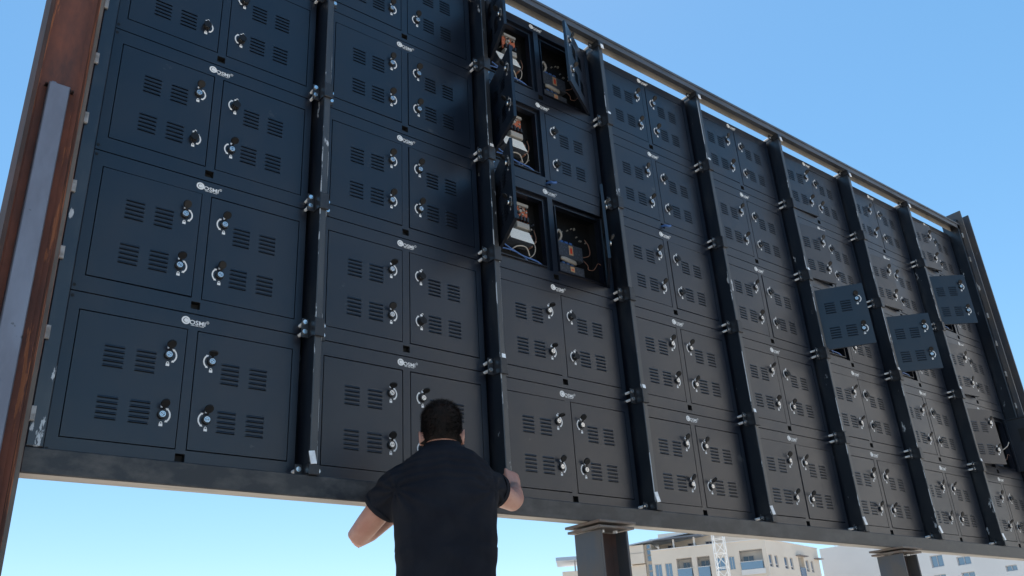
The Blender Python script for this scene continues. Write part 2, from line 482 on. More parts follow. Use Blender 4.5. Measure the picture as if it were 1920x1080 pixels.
def louver_mesh(w):
    m = MB()
    e = 0.006
    T = [(-w / 2, -0.0006, 0.0075), (w / 2, -0.0006, 0.0075)]
    Q = [(-w / 2 + e, -0.0042, 0.0026), (w / 2 - e, -0.0042, 0.0026)]
    Z = [(-w / 2, -0.0006, -0.0010), (w / 2, -0.0006, -0.0010)]
    Y = [(-w / 2 + e, -0.0046, 0.0002), (w / 2 - e, -0.0046, 0.0002)]
    m.face([Q[0], Q[1], T[1], T[0]]); m.face([Y[0], Y[1], Q[1], Q[0]])
    m.face([Z[0], Y[0], Q[0], T[0]]); m.face([Y[1], Z[1], T[1], Q[1]])
    return m.mesh('louver', ['paint'])
LOUVER = louver_mesh(0.0755)

def lock_mesh():
    m = MB()
    m.disc((0, 0), 0.0185, -0.0110, -0.0006, 18, 0, r2=0.0165)
    m.disc((0, 0), 0.0125, -0.0150, -0.0105, 16, 1, 1, r2=0.0115)
    m.box(-0.0062, 0.0062, -0.0160, -0.0150, -0.0011, 0.0011, 0)
    # small turned ring on the barrel
    n = 14
    for i in range(n):
        t0, t1 = 2 * math.pi * i / n, 2 * math.pi * (i + 1) / n
        P = lambda r, t: (r * math.cos(t), -0.0153, r * math.sin(t))
        m.face([P(0.0066, t0), P(0.0082, t0), P(0.0082, t1), P(0.0066, t1)], 0)
    return m.mesh('lock', ['black', 'chrome'])
LOCKM = lock_mesh()
def cap_mesh():
    m = MB()   # local: hinge at origin, plate runs along +z, thickness in y
    n = 12
    m.disc((0, 0.024), 0.0185, -0.003, 0.003, n, 0, r2=0.0165)
    A = [(0.0185 * math.cos(2 * math.pi * i / n), 0.003, 0.024 + 0.0185 * math.sin(2 * math.pi * i / n)) for i in range(n)]
    m.face(A[::-1], 0)
    m.box(-0.004, 0.004, -0.002, 0.002, -0.002, 0.009, 0)
    return m.mesh('lock_cover', ['cap'])
CAPM = cap_mesh()
def mark_mesh(sgn):
    m = MB(); y = -0.0012
    n = 12
    for i in range(n):
        t0, t1 = R(-48 + 96 * i / n), R(-48 + 96 * (i + 1) / n)
        P = lambda r, t: (sgn * r * math.cos(t), y, r * math.sin(t))
        m.face([P(0.0275, t0), P(0.0335, t0), P(0.0335, t1), P(0.0275, t1)])
    for s_ in (-1, 1):
        t = R(48 * s_); t2 = R(66 * s_)
        P = lambda r, t: (sgn * r * math.cos(t), y, r * math.sin(t))
        m.face([P(0.0245, t), P(0.0365, t), P(0.0300, t2)])
    def padlock(cz, open_):
        m.face([(-0.0068, y, cz - 0.009), (0.0068, y, cz - 0.009), (0.0068, y, cz + 0.001), (-0.0068, y, cz + 0.001)])
        ox = 0.006 if open_ else 0
        k = 8
        for i in range(k):
            t0, t1 = math.pi * i / k, math.pi * (i + 1) / k
            P = lambda r, t: (ox + r * math.cos(t), y, cz + 0.003 + r * 1.15 * math.sin(t))
            m.face([P(0.0032, t0), P(0.0056, t0), P(0.0056, t1), P(0.0032, t1)])
        for s_ in ((-1, 1) if not open_ else (-1,)):
            a, b_ = sorted((ox + s_ * 0.0032, ox + s_ * 0.0056))
            m.face([(a, y, cz + 0.001), (b_, y, cz + 0.001), (b_, y, cz + 0.0032), (a, y, cz + 0.0032)])
    padlock(-0.0355, False); padlock(0.0365, True)
    return m.mesh('lock_marking', ['print'])
MARK = {'L': mark_mesh(1), 'R': mark_mesh(-1)}

def text_mesh(body, size):
    c = bpy.data.curves.new('txt', 'FONT')
    c.body = body; c.size = size; c.resolution_u = 3; c.extrude = 0.0; c.offset = size * 0.018
    o = bpy.data.objects.new('txt', c); col.objects.link(o)
    dg = bpy.context.evaluated_depsgraph_get()
    me = bpy.data.meshes.new_from_object(o.evaluated_get(dg))
    bpy.data.objects.remove(o)
    V = [v.co.copy() for v in me.vertices]; F = [tuple(p.vertices) for p in me.polygons]
    return V, F
def logo_mesh():
    m = MB(); y = -0.0012
    cx, cz, r = -0.0310, 0.5600, 0.0172
    n = 28
    def ring(r0, r1, a0, a1, k, off=(0, 0)):
        for i in range(k):
            t0, t1 = a0 + (a1 - a0) * i / k, a0 + (a1 - a0) * (i + 1) / k
            P = lambda rr, t: (cx + off[0] + rr * math.cos(t), y, cz + off[1] + rr * math.sin(t))
            m.face([P(r0, t0), P(r1, t0), P(r1, t1), P(r0, t1)])
    ring(0.0105, r, 0, 2 * math.pi, n)                       # broad outer ring
    ring(0.0, 0.0088, R(0), R(360), 20, (0.001, 0))          # inner disc
    ring(0.0085, 0.0108, R(-38), R(38), 6)                   # joins disc and ring: reads as a C
    def text(body, x, z, size, sx=1.0):
        V, F = text_mesh(body, size)
        x0 = min(v.x for v in V); sx = sx / (max(v.x for v in V) - x0)
        for v in V: v.x -= x0
        for f in F: m.face([(x + V[i].x * sx, y, z + V[i].y) for i in f])
    text('OSMI', -0.0160, 0.5472, 0.0262, 0.0640)
    ring(0.0045, 0.0060, 0, 2 * math.pi, 14, (0.0875, 0.0060))
    text('R', 0.0545, 0.5640, 0.0062, 0.0040)
    x = -0.010                                               # tiny unreadable strap line: strokes only
    for wd in (0.017, 0.013, 0.019):
        k = int(wd / 0.0026)
        for i in range(k):
            hgt = (0.0034, 0.0026, 0.0040)[i % 3]
            m.face([(x, y, 0.5415), (x + 0.0019, y, 0.5415), (x + 0.0019, y, 0.5415 + hgt), (x, y, 0.5415 + hgt)])
            x += 0.0026
        x += 0.003
    return m.mesh('logo', ['print'])
LOGO = logo_mesh()
PIN = MB(); PIN.disc((0, 0), 0.0065, -0.0012, 0.0, 10); PIN = PIN.mesh('screw_hole', ['inner'])

# angles of doors that stand open (degrees), keyed (column, row, side)
OPEN = {(5, 2, 'L'): 55, (6, 2, 'L'): 46, (7, 3, 'L'): 38, (7, 1, 'L'): 15, (7, 1, 'R'): 98,
        (2, 4, 'L'): 112, (2, 3, 'L'): 109, (2, 2, 'L'): 114, (2, 4, 'R'): 30, (2, 2, 'R'): 47,
        (5, 3, 'L'): 6, (6, 3, 'L'): 5, (7, 4, 'L'): 6, (7, 2, 'L'): 6, (5, 4, 'L'): 3}
# locks whose rubber cover is closed: (column, row, side, 0 top / 1 bottom)
CLOSED = set()
for r in (3,): CLOSED |= {(0, r, s, k) for s in 'LR' for k in (0, 1)}
CLOSED |= {(0, 2, 'L', 1), (0, 2, 'R', 0), (0, 4, 'L', 0), (2, 1, 'R', 0), (2, 1, 'R', 1), (2, 3, 'R', 0), (2, 3, 'R', 1),
           (1, 1, 'R', 0), (1, 1, 'R', 1), (1, 0, 'R', 1)}
for c, rs in ((3, (2, 3)), (4, (1, 2, 3, 4)), (5, (1, 3)), (6, (1, 4)), (7, (0, 2, 4))):
    CLOSED |= {(c, r, 'R', k) for r in rs for k in (0, 1)}
CLOSED -= {(4, 1, 'R', 1), (3, 3, 'R', 0) if False else (9, 9, 'L', 0)}
CLOSED |= {(5, 4, 'R', 0), (6, 3, 'R', 1), (6, 2, 'R', 0)}

ORD = ['leftmost', 'second', 'third', 'fourth', 'fifth', 'sixth', 'seventh', 'rightmost']
ROW = ['bottom', 'fourth', 'middle', 'second', 'top']
def cab_label(c, r):
    s = 'both doors shut'
    k = {sd: OPEN.get((c, r, sd), 0) for sd in 'LR'}
    if k['L'] > 12 and k['R'] > 12: s = 'both doors open'
    elif k['L'] > 12: s = 'left door swung open'
    elif k['L'] > 0: s = 'left door slightly ajar'
    colname = ORD[c] + (' column' if c in (0, 7) else ' column from left')
    rowname = ROW[r] + (' row from top' if r in (1, 3) else ' row')
    return f'black two-door cabinet in {colname}, {rowname}, {s}'

def build_cabinet(c, r):
    t = thing('display_cabinet', (c, 0, r * H), cab_label(c, r), 'cabinet', 'black cabinets of the screen wall')
    t.rotation_euler = (0, 0, 0)
    add('housing', HOUSING, t)
    add('logo', LOGO, t)
    if c == 0:
        for z in (-0.012, 0.5715): add('screw_hole', PIN, t, (-0.4545, -0.0003, z))
    for sd in 'LR':
        ang = OPEN.get((c, r, sd), 0) + (random.uniform(-0.25, 0.55) if (c, r, sd) not in OPEN else 0)
        sg = -1 if sd == 'L' else 1
        d = add('door', DOOR[sd], t, (HINGE[sd], random.uniform(-0.0008, 0.0006), random.uniform(-0.0012, 0.0012)),
                (random.uniform(-R(.12), R(.12)), 0, sg * R(ang)))
        hx = HINGE[sd]
        for (a, b_) in LV[sd]:
            for z in LZ: add('louver', LOUVER, d, ((a + b_) / 2 - hx, 0, z))
        lx, *lz = LOCK[sd]
        for k, z in enumerate(lz):
            add('lock', LOCKM, d, (lx - hx, 0, z), (0, random.choice((0, R(90), R(35), R(-40))), 0))
            add('lock_marking', MARK[sd], d, (lx - hx, 0, z))
            if (c, r, sd, k) in CLOSED:
                add('lock_cover', CAPM, d, (lx - hx, -0.018, z + 0.0235), (R(180 - 4), 0, 0))
            else:
                tilt = random.choice((25, 34, 42, 50, 38))
                if (c, r, sd, k) in ((0, 0, 'R', 0),): tilt = 76
                if c == 1 and r in (0, 1) and k == 0: tilt = 66
                if (c, r, sd) == (2, 1, 'L') or (c, r, sd, k) == (2, 0, 'L', 0): tilt = 74
                add('lock_cover', CAPM, d, (lx - hx, -0.012, z + 0.0195), (R(tilt), 0, R(random.uniform(-14, 14))))
    return t
CAB = {}
for c in range(8):
    for r in range(5): CAB[c, r] = build_cabinet(c, r)

# ------------------------------------------------------------------ things fixed inside the open cabinets
def wire(parent, name, pts, r, m):
    # catmull-rom through pts
    P = [Vector(p) for p in pts]; out = []
    for i in range(len(P) - 1):
        a, b_, c_, d_ = P[max(i - 1, 0)], P[i], P[i + 1], P[min(i + 2, len(P) - 1)]
        for k in range(6):
            t = k / 6
            out.append(0.5 * ((2 * b_) + (-a + c_) * t + (2 * a - 5 * b_ + 4 * c_ - d_) * t * t + (-a + 3 * b_ - 3 * c_ + d_) * t ** 3))
    out.append(P[-1])
    mm = MB(); mm.tube(out, r, 6)
    return add(name, mm.mesh(name, [m], True), parent)

def guts_left(t, dx=0, dz=0, seed=0):
    rnd = random.Random(seed)
    m = MB(); dx += .035; m.box(-0.255 + dx, -0.150 + dx, 0.078, 0.084, 0.355 + dz, 0.480 + dz)
    board = add('circuit_board', m.mesh('circuit_board', ['pcb']), t)
    m = MB()
    m.box(-0.25 + dx, -0.155 + dx, 0.060, 0.078, 0.448 + dz, 0.466 + dz, 1)
    for k in range(4): m.box(-0.245 + dx + .024 * k, -0.232 + dx + .024 * k, 0.055, 0.078, 0.350 + dz, 0.378 + dz, 0)
    for k in range(9):
        x, z = rnd.uniform(-.248, -.165), rnd.uniform(.385, .44)
        m.box(x + dx, x + dx + .010, 0.066, 0.078, z + dz, z + dz + .008, rnd.choice((0, 1, 1)))
    m.disc((-0.215 + dx, 0.412 + dz), 0.010, 0.058, 0.078, 10, 1)
    add('component', m.mesh('component', ['black', 'grey']), board)
    dx -= .035
    m = MB(); m.box(-0.225 + dx, -0.130 + dx, 0.045, 0.085, 0.290 + dz, 0.328 + dz, 0, 0.004)
    add('terminal_block', m.mesh('terminal_block', ['grey']), t)
    m = MB()                                                            # sockets, screws and capacitors on the back panel
    for k in range(14):
        x, z = rnd.uniform(-.30, -.05), rnd.uniform(.07, .49)
        h_ = rnd.uniform(.004, .012)
        m.box(x + dx, x + dx + h_, 0.095, 0.12, z, z + h_ * rnd.uniform(.6, 1.4), rnd.choice((0, 0, 1, 2)))
    for k in range(3): m.disc((-0.16 + .022 * k + dx, 0.205 + dz), .009, .06, .11, 10, 2, 1)
    tag(add('fitting', m.mesh('fitting', ['black', 'grey', 'card']), t), kind='stuff')
    # power supply: lid leans outwards
    m = MB()
    x0, x1 = -0.305 + dx, -0.135 + dx
    A = [(x0, 0.010, 0.180 + dz), (x1, 0.010, 0.180 + dz), (x1, 0.050, 0.272 + dz), (x0, 0.050, 0.272 + dz)]
    B = [(x0, 0.100, 0.180 + dz), (x1, 0.100, 0.180 + dz), (x1, 0.100, 0.272 + dz), (x0, 0.100, 0.272 + dz)]
    m.face(A, 0); m.face([A[3], A[2], B[2], B[3]], 0); m.face([B[0], B[1], A[1], A[0]], 1)
    m.face([A[1], B[1], B[2], A[2]], 1); m.face([B[0], A[0], A[3], B[3]], 1)
    psu = add('power_supply', m.mesh('power_supply', ['psu', 'card']), t)
    m = MB()
    for k in range(5): m.box(-0.145 + dx, -0.115 + dx, 0.05, 0.09, 0.185 + .016 * k + dz, 0.197 + .016 * k + dz, k % 2)
    add('terminal', m.mesh('terminal', ['copperwire', 'black']), psu)
    wire(t, 'cable', [(-.37, .03, .15 + dz), (-.31, .02, .115 + dz), (-.22, .015, .085 + dz), (-.12, .02, .08 + dz), (-.06, .03, .065 + dz)], 0.0045, 'bluewire')
    wire(t, 'cable', [(-.385, .03, .105 + dz), (-.30, .018, .103 + dz), (-.22, .02, .088 + dz), (-.17, .03, .062 + dz)], 0.004, 'bluewire')
    wire(t, 'cable', [(-.27, .07, .13 + dz), (-.24, .04, .155 + dz), (-.18, .035, .16 + dz), (-.145, .05, .12 + dz)], 0.0042, 'whitewire')
    wire(t, 'cable', [(-.12, .08, .20 + dz), (-.09, .06, .22 + dz), (-.07, .07, .27 + dz), (-.065, .09, .33 + dz)], 0.0028, 'copperwire')
    wire(t, 'cable', [(-.125, .08, .23 + dz), (-.10, .05, .20 + dz), (-.10, .06, .15 + dz), (-.13, .08, .12 + dz)], 0.003, 'whitewire')

def guts_right(t, dz=0):
    for (x0, x1, z0, z1) in ((.085, .285, .195, .29), (.085, .285, .085, .150)):
        m = MB(); m.box(x0, x1, 0.055, 0.105, z0 + dz, z1 + dz, 0, 0.004)
        bx = add('receiver_box', m.mesh('receiver_box', ['card']), t)
        m = MB(); xm = (x0 + x1) / 2; m.box(xm - .014, xm + .018, 0.0525, 0.0545, z0 + dz + .02, z1 + dz - .012, 0)
        m.box(xm - .006, xm + .010, 0.0515, 0.0525, z0 + dz + .03, z1 + dz - .028, 1)
        add('sticker', m.mesh('sticker', ['sticker', 'redmark']), bx)
        m = MB()
        for k in range(3): m.box(x0 + .03 + .035 * k, x0 + .052 + .035 * k, 0.06, 0.09, z1 + dz + .0005, z1 + dz + .014, 0)
        add('socket', m.mesh('socket', ['bluewire']), bx)
    m = MB(); m.tube([(.095, .05, .175 + dz), (.12, .045, .172 + dz), (.20, .045, .163 + dz), (.215, .05, .160 + dz)], [.010, .014, .014, .008], 8)
    add('cable_plug', m.mesh('cable_plug', ['grey'], True), t)
    wire(t, 'cable', [(.085, .07, .30 + dz), (.08, .05, .34 + dz), (.10, .05, .36 + dz), (.125, .06, .335 + dz), (.12, .08, .30 + dz)], .008, 'whitewire')
    wire(t, 'cable', [(.29, .07, .22 + dz), (.31, .05, .18 + dz), (.315, .05, .15 + dz), (.35, .04, .155 + dz), (.38, .03, .20 + dz), (.41, .03, .19 + dz)], .0024, 'copperwire')
    wire(t, 'cable', [(.30, .08, .24 + dz), (.345, .06, .26 + dz), (.355, .07, .33 + dz), (.345, .09, .38 + dz)], .003, 'copperwire')
    m = MB()
    rnd = random.Random(3)
    for k in range(16):
        x, z = rnd.uniform(.07, .38), rnd.uniform(.30, .47)
        m.disc((x, z + dz), .0045, .112, .124, 6)
    tag(add('screw', m.mesh('screw', ['grey']), t), kind='stuff')

for r in (2, 3, 4): guts_left(CAB[2, r], seed=r)
for r in (2, 4): guts_right(CAB[2, r])
for cr in ((5, 2), (6, 2), (7, 3)): guts_left(CAB[cr], seed=9)
guts_left(CAB[7, 1], seed=10); guts_right(CAB[7, 1])
wire(CAB[2, 2], 'cable', [(-.39, -.12, .30), (-.36, -.06, .22), (-.34, -.02, .17), (-.33, .04, .16)], .0035, 'whitewire')
wire(CAB[7, 1], 'cable', [(.0, .03, .17), (.02, -.05, .17), (.05, -.11, .20), (.07, -.13, .24)], .0045, 'whitewire')
for cr in ((2, 3), (3, 3)):                                         # a blue plug hanging out of the cable hole
    wire(CAB[cr], 'cable', [(0.0, .015, .005), (.002, -.02, -.004), (.012, -.035, -.012), (.03, -.04, -.006)], .0085, 'bluewire')

# ------------------------------------------------------------------ posts with clamps
def bolt_mesh(shank):
    m = MB()
    m.disc((0, 0), 0.0118, -0.0065, 0.0, 12, 0, r2=0.0105)
    m.tube([(0, 0, 0), (0, shank, 0)], 0.0078, 8, 1)
    return m.mesh('bolt', ['bolt', 'galv'])
BOLT = bolt_mesh(0.093)
def clamp_mesh(zh0, zh1, pz0, pz1):
    m = MB()
    m.box(-0.0225, 0.0225, -0.111, -0.1015, zh0, zh1, 0, 0.0025)             # strap over the front of the post
    for s_ in (-1, 1):
        a, b_ = sorted((s_ * 0.0225, s_ * 0.0185))
        m.box(a, b_, -0.1012, -0.044, pz0, pz1, 0)
        a, b_ = sorted((s_ * 0.0228, s_ * 0.0555))
        m.box(a, b_, -0.050, -0.043, pz0, pz1, 0, 0.0015)                   # ear
    return m.mesh('clamp', ['clamp'])
CL2, CL1 = clamp_mesh(-0.068, 0.016, -0.062, 0.026), clamp_mesh(-0.030, 0.012, -0.022, 0.022)
TAB = MB(); TAB.box(-0.012, 0.014, -0.004, 0.0, 0.0, 0.055, 0, 0.001); TAB = TAB.mesh('tab', ['galv'])
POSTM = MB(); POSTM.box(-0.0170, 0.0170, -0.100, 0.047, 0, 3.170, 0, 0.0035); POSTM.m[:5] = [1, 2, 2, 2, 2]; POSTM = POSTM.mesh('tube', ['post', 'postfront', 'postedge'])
WHICH = ['between the leftmost and second cabinet columns, paint chipped white', 'between the second and third cabinet columns, gripped by the man',
         'between the third and fourth cabinet columns', 'between the fourth and fifth cabinet columns', 'between the fifth and sixth cabinet columns',
         'between the sixth and seventh cabinet columns', 'between the seventh and rightmost cabinet columns']
TABS = {(3, 1), (3, 4), (4, 4), (4, 1), (5, 3), (6, 2), (7, 1), (7, 2), (2, 3), (2, 1)}
for p in range(1, 8):
    x = p - 0.5
    t = thing('steel_post', (x, 0, -0.034), 'dark flat steel post ' + WHICH[p - 1], 'post', 'steel posts between the cabinets')
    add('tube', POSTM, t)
    for k in range(6):
        single = k in (0, 5)
        z = {0: 0.028, 5: 3.118 + 0.034}.get(k, k * H - 0.0 + 0.034)
        c = add('clamp', CL1 if single else CL2, t, (0, 0, z), (0, R(random.uniform(-.8, .8)), 0))
        for s_ in (-1, 1):
            for zb in ((0.0,) if single else (0.007, -0.037)):
                add('bolt', BOLT, c, (s_ * 0.0425, -0.050, zb))
        if single:
            add('tab', TAB, t, (-0.006 if k == 0 else 0.004, -0.1125, z + (0.012 if k == 0 else -0.05)), (R(-8), R(-9 if k == 0 else 2), 0))
        elif (p, k) in TABS:
            s = add('tab', TAB, t, (0.004, -0.1015, z + 0.017), (R(-12), R(4), 0)); s.scale = (0.9, 1, 0.45)

# ------------------------------------------------------------------ person
F = Vector((0.559, 0.829, 0)); RT = Vector((0.829, -0.559, 0)); UP = Vector((0, 0, 1))
Mid = Vector((0.900, -0.440, 0))
def P3(r, f, z, o=Mid): return o + RT * r + F * f + UP * z
def ell(cr, cf, z, w_, d_, n=20, sq=2.4, o=Mid):
    out = []
    for i in range(n):
        t = 2 * math.pi * i / n
        c_, s_ = math.cos(t), math.sin(t)
        k = (abs(c_) ** sq + abs(s_) ** sq) ** (-1 / sq)
        out.append(P3(cr + w_ * c_ * k, cf + d_ * s_ * k, z, o))
    return out
def remesh(me, name, voxel, smooth, it, mats):
    o = bpy.data.objects.new(name, me); col.objects.link(o)
    a = o.modifiers.new('r', 'REMESH'); a.mode = 'VOXEL'; a.voxel_size = voxel; a.use_smooth_shade = True
    if it:
        b_ = o.modifiers.new('s', 'SMOOTH'); b_.factor = smooth; b_.iterations = it
    dg = bpy.context.evaluated_depsgraph_get()
    out = bpy.data.meshes.new_from_object(o.evaluated_get(dg))
    bpy.data.objects.remove(o)
    out.materials.clear()
    for m_ in mats: out.materials.append(MT[m_])
    out.polygons.foreach_set('use_smooth', [True] * len(out.polygons))
    out.polygons.foreach_set('material_index', [0] * len(out.polygons))
    out.name = name
    return out

HC = Vector((0.902, -0.426, 0.112))                     # head centre
# head axes follow the body, chin slightly down
hF = (F * math.cos(R(8)) - UP * math.sin(R(8))).normalized(); hR = RT; hU = hR.cross(hF).normalized()
def HP(r, f, u): return HC + hR * r + hF * f + hU * u
shL, elL, wrL = Vector((0.752, -0.345, -0.103)), Vector((0.678, -0.143, -0.276)), Vector((0.888, -0.160, -0.140))
shR, elR, wrR = Vector((1.022, -0.522, -0.110)), Vector((1.263, -0.406, -0.14)), Vector((1.43, -0.221, -0.035))
person = thing('person', (0.9, -0.44, GZ), 'man in a black short-sleeved shirt seen from behind, gripping a steel post', 'person')

body = MB()
# skull: sections from chin to crown
def hring(u, cf, w_, d_, n=18):
    return [HP(w_ * math.cos(2 * math.pi * i / n), cf + d_ * math.sin(2 * math.pi * i / n), u) for i in range(n)]
body.rings([hring(-0.125, 0.045, 0.02, 0.02), hring(-0.115, 0.04, 0.045, 0.045), hring(-0.085, 0.02, 0.062, 0.072), hring(-0.05, 0.005, 0.069, 0.086),
            hring(-0.01, 0.0, 0.0745, 0.094), hring(0.03, -0.002, 0.0775, 0.098), hring(0.065, -0.004, 0.0735, 0.094),
            hring(0.09, -0.006, 0.060, 0.078), hring(0.106, -0.008, 0.040, 0.052), hring(0.113, -0.008, 0.015, 0.02)])
body.tube([HP(0, 0.085, 0.0), HP(0, 0.108, -0.03), HP(0, 0.092, -0.045)], [0.009, 0.013, 0.010], 8)          # nose
for s_ in (-1, 1):                                                                                         # ears
    rr = []
    for k in range(12):
        t = 2 * math.pi * k / 12
        rr.append(HP(s_ * 0.083, -0.006 + 0.020 * math.cos(t), -0.034 + 0.034 * math.sin(t)))
    rr2 = [HP(s_ * (0.092 + 0.002 * math.sin(2 * math.pi * k / 12)), -0.014 + 0.019 * math.cos(2 * math.pi * k / 12), -0.033 + 0.034 * math.sin(2 * math.pi * k / 12)) for k in range(12)]
    rr0 = [HP(s_ * 0.066, 0.000 + 0.012 * math.cos(2 * math.pi * k / 12), -0.036 + 0.022 * math.sin(2 * math.pi * k / 12)) for k in range(12)]
    body.rings([rr0, rr, rr2])
body.tube([HP(0, -0.005, -0.05), P3(0, 0.0, 0.01), P3(0, -0.01, -0.10)], [0.062, 0.060, 0.075], 16)            # neck
body.rings([ell(0, 0, -0.03, 0.08, 0.06), ell(0, 0, -0.1, 0.17, 0.08), ell(0, 0, -0.3, 0.165, 0.10), ell(0, 0, -0.55, 0.15, 0.10), ell(0, 0, -0.72, 0.165, 0.115), ell(0, 0, -0.80, 0.15, 0.11)])
for s_ in (-1, 1):                                                                                         # legs
    body.tube([P3(s_ * .09, 0, -.74), P3(s_ * .10, .0, -.95), P3(s_ * .11, .02, -1.14), P3(s_ * .115, -.01, -1.28), P3(s_ * .12, -.02, -1.42), P3(s_ * .12, .0, -1.47)],
              [.085, .075, .055, .052, .04, .04], 12)
    body.tube([P3(s_ * .12, -.05, -1.455), P3(s_ * .125, .06, -1.46), P3(s_ * .135, .15, -1.475)], [.038, .038, .024], 10)
def lerp(a, b_, t): return a * (1 - t) + b_ * t
for (s0, e0, w0) in ((shL, elL, wrL), (shR, elR, wrR)):
    body.tube([s0, lerp(s0, e0, .35), lerp(s0, e0, .75), e0 + (e0 - s0).normalized() * .012], [.058, .054, .048, .040], 14)
    body.tube([e0 + (e0 - w0).normalized() * .014, lerp(e0, w0, .22), lerp(e0, w0, .6), w0], [.040, .049, .041, .030], 14)
def hand(w0, u, v, n_, curl, thumb_dir):
    """w0 wrist, u along the palm, v towards the thumb, n_ out of the back of the hand"""
    u = u.normalized(); n_ = (n_ - u * n_.dot(u)).normalized(); v = n_.cross(u) * (1 if n_.cross(u).dot(v) > 0 else -1)
    def ps(a, w_, th): return [w0 + u * a + v * (w_ * math.cos(t)) + n_ * (th * 1.3 * math.sin(t)) for t in [2 * math.pi * i / 12 for i in range(12)]]
    body.rings([ps(-.015, .028, .022), ps(.02, .034, .019), ps(.055, .042, .016), ps(.088, .041, .014), ps(.096, .036, .010)])
    for k, (L, r_) in enumerate(((.066, .0092), (.076, .0095), (.070, .0092), (.054, .0080))):
        off = v * (.031 - .0205 * k)
        p = w0 + u * (.086 - .004 * abs(k - 1)) + off
        pts, rad, a = [p - u * .012], [r_ * 1.05], 0
        for seg, bend in ((.44, curl[0]), (.31, curl[1]), (.25, curl[2])):
            a += R(bend)
            p = p + (u * math.cos(a) - n_ * math.sin(a)) * (L * seg)
            pts.append(p.copy()); rad.append(r_ * (1.0 if seg > .3 else .8))
        body.tube(pts, rad, 8)
    b0 = w0 + u * .022 + v * .028 - n_ * .004
    d = thumb_dir.normalized()
    body.tube([b0 - d * .02, b0 + d * .022, b0 + d * .046 + u * .006, b0 + d * .066 + u * .016], [.015, .0135, .0115, .009], 8)
fd = (wrR - elR).normalized()
hand(wrR, Vector((.20, .45, .86)), RT * -1.0 + UP * .3, RT * 0.55 - F * 0.75 + UP * 0.35, (78, 85, 45), UP * 0.9 + F * .25 - RT * .1)
hand(wrL, Vector((0.45, 0.72, 0.42)), UP, -RT, (55, 60, 30), UP + F * 0.4)
me = body.mesh('b', ['skin']); fix_normals(me)
add('body', remesh(me, 'body', 0.0062, 0.5, 5, ['skin']), None).parent = person
person.children[0].matrix_parent_inverse = Matrix.Translation(-Vector(person.location))
def pchild(name, me, parent=person):
    o = add(name, me); o.parent = parent
    o.matrix_parent_inverse = Matrix.Translation(-Vector(person.location)) if parent is person else Matrix.Identity(4)
    return o

# shirt
SLV = {-1: .44, 1: .38}
sh = MB()
sh.rings([ell(0, -.005, -.80, .178, .135), ell(0, -.005, -.72, .186, .142), ell(0, -.005, -.58, .190, .136), ell(0, -.004, -.44, .193, .134), ell(0, -.004, -.33, .199, .137),
          ell(0, -.006, -.24, .204, .140), ell(0, -.008, -.17, .208, .136), ell(0, -.008, -.125, .200, .124), ell(0, -.006, -.070, .188, .110), ell(0, -.008, -.025, .166, .098),
          ell(-.002, -.010, .006, .132, .089), ell(-.003, -.006, .024, .096, .080), ell(-.003, -.001, .036, .076, .073)])
for (s0, e0, sg) in ((shL, elL, -1), (shR, elR, 1)):
    d = (e0 - s0)
    inn = P3(sg * .105, -.004, -.085)
    k = SLV[sg]
    sh.tube([inn, lerp(inn, s0, .6) + UP * .004, s0, s0 + d * k * .45, s0 + d * k * .85, s0 + d * k], [q * (1 if sg < 0 else .93) for q in (.066, .074, .078, .077, .076, .075)], 18)
me = sh.mesh('s', ['cloth']); fix_normals(me)
sm = remesh(me, 'shirt', 0.0075, 0.5, 7, ['cloth'])
# folds: long soft creases running from the shoulders and armpits towards the spine and waist
for v in sm.vertices:
    p = v.co; q = p - Mid
    r_, f_, z_ = q.dot(RT), q.dot(F), q.z
    back = max(0.0, min(1.0, (-f_ + 0.02) / 0.08))
    a = 0
    for (r0, z0, ang, amp, frq) in ((-.19, -.14, 55, .0045, 62), (.19, -.15, 118, .0045, 58)):
        dx, dz = r_ - r0, z_ - z0
        dist = math.hypot(dx, dz)
        th = math.atan2(dz, dx)
        a += 1.1 * amp * math.sin(th * 9 + noise.noise(p * 6) * 4) * math.exp(-dist / .20)
    a += .0055 * noise.noise(Vector((r_ * 9 + z_ * 7, f_ * 3, z_ * 16 + abs(r_) * 9)))
    a += .0035 * noise.noise(Vector((r_ * 22, f_ * 8, z_ * 6)))
    if z_ < -.36: a += .008 * noise.noise(Vector((r_ * 10 + z_ * 12 * (1 if r_ > 0 else -1), 3.1, z_ * 9)))
    if -.125 < z_ < -.01: a += .0030 * math.sin(z_ * 210 + abs(r_) * 40 + noise.noise(p * 9) * 2.5) * back
    v.co = p + v.normal * a
sm.update()
shirt = pchild('shirt', sm)
# collar, sleeve hems, shoulder seam and small chest-back emblem are pieces of the shirt
m = MB()
base, top, fold = [], [], []
for i in range(28):
    t = 2 * math.pi * i / 28
    c_, s_ = math.cos(t), math.sin(t)
    zz = .007 - .020 * max(0, s_)
    base.append(P3(-.003 + .0745 * c_, .004 + .0735 * s_, zz + .016))
    top.append(P3(-.003 + .0695 * c_, .008 + .0685 * s_, zz + .046))
    fold.append(P3(-.003 + .0860 * c_, .000 + .0840 * s_, zz - .004))
inner = [P3(-.003 + .064 * math.cos(2 * math.pi * i / 28), .008 + .063 * math.sin(2 * math.pi * i / 28), .007 - .020 * max(0, math.sin(2 * math.pi * i / 28)) + .03) for i in range(28)]
topo = [P3(-.003 + .0735 * math.cos(2 * math.pi * i / 28), .007 + .0725 * math.sin(2 * math.pi * i / 28), .007 - .020 * max(0, math.sin(2 * math.pi * i / 28)) + .048) for i in range(28)]
m.rings([inner, top, topo, fold], caps=False)
cm = m.mesh('collar', ['cloth'], True)
pchild('collar', cm, shirt)
